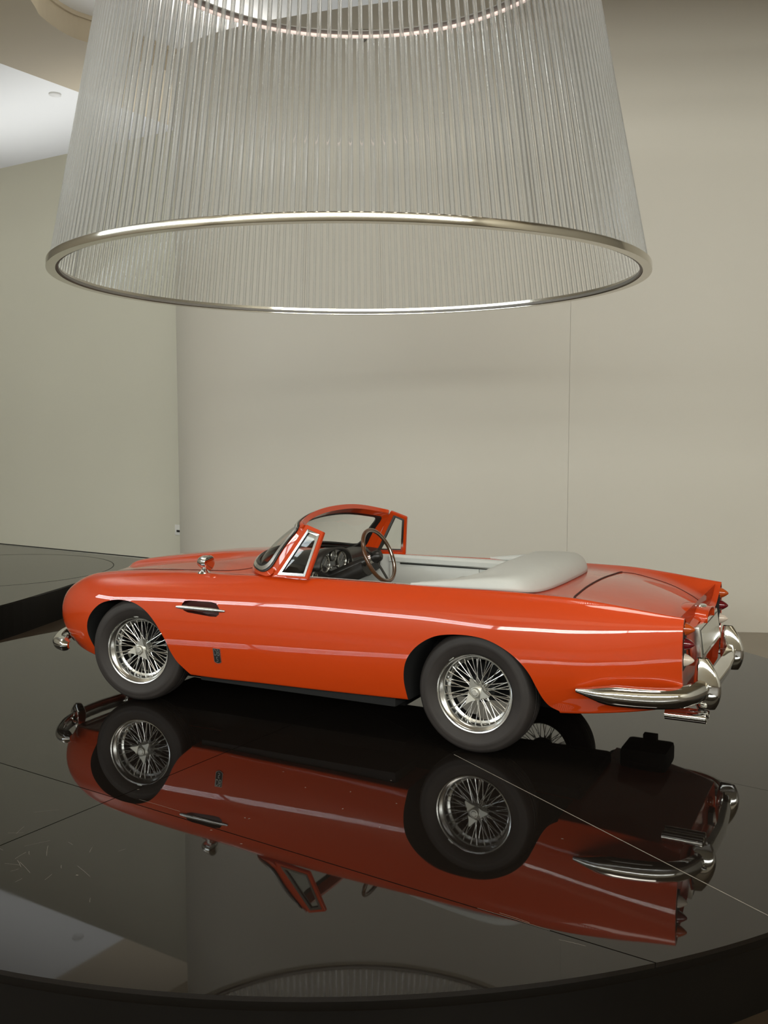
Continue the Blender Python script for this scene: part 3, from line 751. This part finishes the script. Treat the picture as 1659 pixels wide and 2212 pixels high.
def gauge_full(y, z, r):
    gauge(y, z, r)
    link('gauge_dial', xform(lathe([(0, -.002), (r*.9, -.002), (r*.9, .001), (0, .001)], 24, 'X'), Matrix.Translation((.7985, y, z))), 'gauge', dash)
    v, f = [], []
    for k in range(11):
        a = R(-45+27*k); c, s = math.cos(a), math.sin(a); i0 = len(v)
        for (rr, ww) in ((.62, -.02), (.78, -.02), (.78, .02), (.62, .02)): v.append((.7955, y+r*(rr*c-ww*s), z+r*(rr*s+ww*c)))
        f.append([i0, i0+1, i0+2, i0+3])
    a = R(130); c, s = math.cos(a), math.sin(a); i0 = len(v)
    for (rr, ww) in ((-.15, -.03), (.7, -.015), (.7, .015), (-.15, .03)): v.append((.7953, y+r*(rr*c-ww*s), z+r*(rr*s+ww*c)))
    f.append([i0, i0+1, i0+2, i0+3])
    link('gauge_marking', mesh_of('mk', v, f), 'ivory', dash)
for y, z, r in ((.245, .662, .040), (.095, .662, .040), (.170, .690, .026), (.335, .615, .024), (.015, .640, .024), (.385, .612, .022), (-.07, .60, .022)): gauge_full(y, z, r)
for y, z in ((.205, .640), (.140, .640), (.30, .595), (.29, .64), (-.02, .60)):
    link('switch', xform(lathe([(0, -.014), (.005, -.013), (.006, -.008), (.004, 0), (0, 0)], 12, 'X'), Matrix.Translation((.80, y, z))), 'chrome', dash)
# steering wheel
SC = Vector((.560, .185, .706)); tl = R(24)
ax = Vector((math.cos(tl), 0, -math.sin(tl)))                    # from wheel to dash
sw_up = Vector((math.sin(tl), 0, math.cos(tl))); sw_sd = Vector((0, 1, 0)); RS = .118
stw = part('steering_wheel', tube([SC+sw_up*(RS*math.cos(2*math.pi*i/48))+sw_sd*(RS*math.sin(2*math.pi*i/48)) for i in range(48)], .0088, 10, closed=True), 'wood')
link('rim_band', tube([SC-ax*.0035+sw_up*((RS-.0062)*math.cos(2*math.pi*i/48))+sw_sd*((RS-.0062)*math.sin(2*math.pi*i/48)) for i in range(48)], .0026, 6, closed=True), 'satin', stw)
for a in (30, 150, 270):
    dv = sw_up*math.sin(R(a))+sw_sd*math.cos(R(a))
    link('spoke', sweep([SC+ax*.022+dv*.015, SC+ax*.012+dv*.06, SC+ax*.002+dv*(RS-.004)], [(-.008, -.0018), (.008, -.0018), (.008, .0018), (-.008, .0018)], up=ax), 'black', stw)
hubm = xform(lathe([(0, -.012), (.014, -.012), (.022, -.006), (.027, .006), (.027, .026), (.018, .034), (0, .034)], 28), Matrix.Translation(SC) @ ax.to_track_quat('Z', 'Y').to_matrix().to_4x4())
link('hub', hubm, 'black', stw)
part('steering_column', tube([SC+ax*.03, SC+ax*.075, SC+ax*.08, SC+ax*.30], .017, 16, scale=[1, 1, 1.25, 1.25]), 'black')
part('column_collar', tube([SC+ax*.032, SC+ax*.055], .0195, 16), 'chrome')
part('column_shroud', tube([SC+ax*.08-sw_up*.026, SC+ax*.30-sw_up*.03], .036, 14), 'dash')
link('stalk', tube([SC+ax*.05, SC+ax*.045-sw_sd*.10], .004, 8), 'chrome', stw)
# linings
for sg in (1, -1):
    dp = part('door_panel', box(.325, .80, -.007, .007, .27, .594, .006), 'leather'); dp.location = (0, sg*.412, 0)
    up_ = link('padded_roll', sweep([Vector((x, 0, .612)) for x in np.linspace(-.05, .80, 10)], [(-.013, -.016), (.013, -.016), (.015, .006), (.008, .019), (-.008, .019), (-.015, .006)], sharp=20), 'leather', dp)
    link('rear_panel', box(-.05, .3245, -.007, .007, .505, .594, .005), 'leather', dp)
    link('trim_strip', box(.0, .74, -.012 if sg > 0 else .005, -.005 if sg > 0 else .012, .586, .590), 'black', dp)
    link('trim_strip', box(.0, .74, -.012 if sg > 0 else .005, -.005 if sg > 0 else .012, .591, .5945), 'satin', dp)
part('floor_carpet', box(.33, .98, -.40, .40, .262, .272), 'carpet')
for sg in (1, -1):
    s_ = part('seat', box(.40, .74, sg*.20-.16, sg*.20+.16, .275, .38, .035, 4), 'leather')
    bk = box(-.045, .045, -.155, .155, 0, .26, .04, 4); xform(bk, Matrix.Translation((.385, sg*.20, .30)) @ Matrix.Rotation(R(-6), 4, 'Y')); link('backrest', bk, 'leather', s_)

# ---- folded hood under its padded white cover
outer = catmull([Vector(p) for p in [(.285, .452, 0), (.14, .462, 0), (0, .466, 0), (-.12, .452, 0), (-.190, .40, 0), (-.230, .28, 0), (-.246, .14, 0), (-.250, 0, 0)]], 6)
innr = catmull([Vector(p) for p in [(.280, .436, 0), (.20, .415, 0), (.12, .385, 0), (.07, .33, 0), (.045, .25, 0), (.035, .17, 0), (.028, .08, 0), (.025, 0, 0)]], 6)
hp = catmull([Vector((h, 0, 0)) for h in (.004, .020, .037, .056, .072, .081, .084, .085)], 6)
nO = len(outer)
rows = []
for k in range(2*nO-1):
    i = k if k < nO else 2*nO-2-k; s = 1 if k < nO else -1
    rows.append((Vector((outer[i].x, s*outer[i].y, 0)), Vector((innr[i].x, s*innr[i].y, 0)), hp[i].x))
def cover(u, v):
    o_, i_, h = rows[min(int(round(u*(len(rows)-1))), len(rows)-1)]
    # closed section: over the top from the inner edge to the outer edge, back underneath
    if v < .75:
        t = v/.75; s = .5-.5*math.cos(math.pi*t); c = abs(2*s-1)
        z = h*(1-c**4.5)**.55*(1-.06*s)
    else:
        t = (v-.75)/.25; s = 1-t; z = -.012*(1-abs(2*s-1)**2)
    p = i_.lerp(o_, s); y = min(.462, abs(p.y))
    zb_ = top_z(p.x, min(y, .455)) if p.x < .3 else .63
    wgt = sst(.40, .44, abs(p.y))
    zb_ = max(zb_, .622)
    return Vector((p.x, p.y, zb_ + .004 + z))
cv = part('hood_cover', grid(len(rows), 33, cover), 'leather')
link('piping', tube([cover(i/(len(rows)-1), .155)+Vector((0, 0, .0004)) for i in range(2, len(rows)-2)], .0022, 6), 'leather', cv)

# ---- rear: lamps, plate, bumper, overriders, tailpipes
for sg in (1, -1):
    bz_ = [(-.7705, .452, .586), (-.7705, .403, .545), (-.7705, .395, .41), (-.7705, .455, .405)]
    tb = part('tail_lamp_bezel', mesh_of('bz', [(x, sg*y, z) for x, y, z in bz_] + [(x+.02, sg*y, z) for x, y, z in bz_], [[0, 1, 2, 3], [7, 6, 5, 4]] + [[i, (i+1) % 4, 4+(i+1) % 4, 4+i] for i in range(4)]), 'gap')
    for z, m_, nm in ((.5505, 'amber', 'amber lens'), (.4975, 'red', 'dark red lens'), (.4405, 'clear', 'clear lens')):
        ln = lathe([(0, -.032), (.004, -.0305), (.011, -.022), (.018, -.011), (.0235, .002), (.024, .010), (0, .010)], 28, 'X'); xform(ln, Matrix.Translation((-.772, sg*.430, z)))
        l_ = link('lens', ln, m_, tb); l_['label'] = nm
    rf = lathe([(0, -.006), (.008, -.005), (.0115, .0), (.0115, .01), (0, .01)], 20, 'X'); xform(rf, Matrix.Scale(1.7, 4, (0, 0, 1))); xform(rf, Matrix.Translation((-.760, sg*.432, .372)))
    link('reflector', rf, 'amber', tb)
# number plate box with its lamp housing
plx = -.776
def pl(me):                                           # the plate leans: its top edge sits further forward
    return xform(me, Matrix.Translation((plx, 0, .520)) @ Matrix.Rotation(R(8), 4, 'Y'))
plf = part('number_plate_frame', pl(box(-.010, .034, -.228, .228, -.122, 0, .005)), 'rim')
link('plate_face', pl(box(-.0125, -.006, -.206, .206, -.104, -.016)), 'plate', plf)
link('plate_border', pl(merge([box(-.0118, -.007, -.209, .209, -.016, -.0135), box(-.0118, -.007, -.209, .209, -.1065, -.104), box(-.0118, -.007, -.209, -.206, -.105, -.015), box(-.0118, -.007, .206, .209, -.105, -.015)])), 'black', plf)
def podf(u, v):
    a = math.pi*(v*1.0); y = .092*math.cos(a); t = u
    k = (1-(1-min(1, t/.35))**2)*(1-.16*sst(.6, 1, t))
    return Vector((-.650-.145*t, y*(.55+.45*k), .513+.052*k*max(0, math.sin(a))**.55))
ph = part('plate_lamp_housing', shell(grid(16, 21, podf), -.004), 'paint')
em = lathe([(0, .007), (.012, .006), (.021, .003), (.023, 0), (.023, -.004), (0, -.004)], 28); xform(em, Matrix.Scale(1.55, 4, (0, 1, 0))); xform(em, Matrix.Translation((-.755, 0, .565)))
link('emblem', em, 'chrome', ph)
wing = [(.0, .004), (.010, .012), (.030, .010), (.012, .002), (.012, -.002), (.030, -.010), (.010, -.012), (0, -.004)]
# rear bumper
bp_ = [(-.412, .530), (-.50, .546), (-.60, .542), (-.70, .518), (-.772, .470), (-.812, .40), (-.830, .32), (-.842, .2), (-.850, 0)]
hb = catmull([Vector((x, y, .312+.018*max(0, (.54-y)/.54))) for x, y in bp_], 6); full = hb + [Vector((p.x, -p.y, p.z)) for p in hb[-2::-1]]
nb = len(full); scl = [(.20+.80*sst(-2, 7, min(i, nb-1-i)), .12+.88*float(sst(-3, 10, min(i, nb-1-i)))) for i in range(nb)]
scl = [(float(a), float(b)) for a, b in scl]
bprof = [(x*1.05, z*1.22) for x, z in [(.010, -.030), (-.006, -.029), (-.016, -.020), (-.021, -.006), (-.0215, .004), (-.017, .018), (-.008, .027), (.012, .031), (.014, .029), (.000, .020), (-.004, 0), (.000, -.022)]]
rb = part('rear_bumper', sweep(full, [(-a, b) for a, b in bprof] if False else bprof, scale=scl, sharp=60), 'chrome')
for sg in (1, -1):
    def ovf(u, v):
        a = 2*math.pi*u; z = v
        prof_w = .034*math.sin(math.pi*(.10+.80*z))**.6*(1-.35*z)
        dep = .082*math.sin(math.pi*(.14+.76*z))**.62*(1-.22*z)
        return Vector((-.806-dep*max(-.22, math.cos(a))-.010*(1-z)**2, sg*.330+prof_w*math.sin(a), .248+.182*z))
    ov = part('overrider', grid(28, 20, ovf, wrap=True), 'chrome')
    link('overrider_rib', xform(box(-.052, .012, -.033, .033, -.004, .004, .003), Matrix.Translation((-.803, sg*.330, .335))), 'chrome', ov)
for yy in (.385, .335):
    pp = part('tailpipe', lathe([(.0165, -.70), (.0185, -.70), (.0185, -.842), (.0170, -.844), (.0150, -.842), (.0150, -.72), (0, -.72)], 28, 'X'), 'chrome'); pp.location = (0, yy, .226)
# front bumper, grille and lamps
fp = [(2.055, .496), (2.10, .494), (2.155, .466), (2.21, .40), (2.268, .30), (2.315, .15), (2.328, 0)]
hb = catmull([Vector((x, y, .226)) for x, y in fp], 6); full = hb + [Vector((p.x, -p.y, p.z)) for p in hb[-2::-1]]; full = full[::-1]
nb = len(full); scl = [(.55+.45*float(sst(0, 3, min(i, nb-1-i))), .55+.45*float(sst(0, 4, min(i, nb-1-i)))) for i in range(nb)]
part('front_bumper', sweep(full, [(-a*1.15, b*1.1) for a, b in bprof][::-1] if False else [(a*1.1, b*.86) for a, b in bprof], scale=scl, sharp=60), 'chrome')
for sg in (1, -1):
    def ovf2(u, v):
        a = 2*math.pi*u; wd = .028*math.sin(math.pi*(.05+.9*v))**.6+.002; dep = .05*math.sin(math.pi*(.08+.84*v))**.7+.004
        return Vector((2.30+dep*max(-.4, math.cos(a)), sg*.19+wd*math.sin(a), .165+.13*v))
    part('overrider', grid(24, 14, ovf2, wrap=True), 'chrome')
    hl = lathe([(0, .035), (.03, .032), (.05, .024), (.063, .010), (.066, .008), (.074, .004), (.076, -.02), (0, -.02)], 36, 'X')
    xform(hl, Matrix.Translation((2.155, sg*.31, .425)) @ Matrix.Rotation(R(14*sg), 4, 'Z') @ Matrix.Rotation(R(-8), 4, 'Y'))
    part('headlamp', hl, 'clear')
gr = part('grille', box(2.27, 2.322, -.17, .17, .30, .40, .012), 'chrome')
for k in range(9): link('grille_bar', box(2.320, 2.325, -.14+.035*k-.004, -.14+.035*k+.004, .31, .39), 'black', gr)
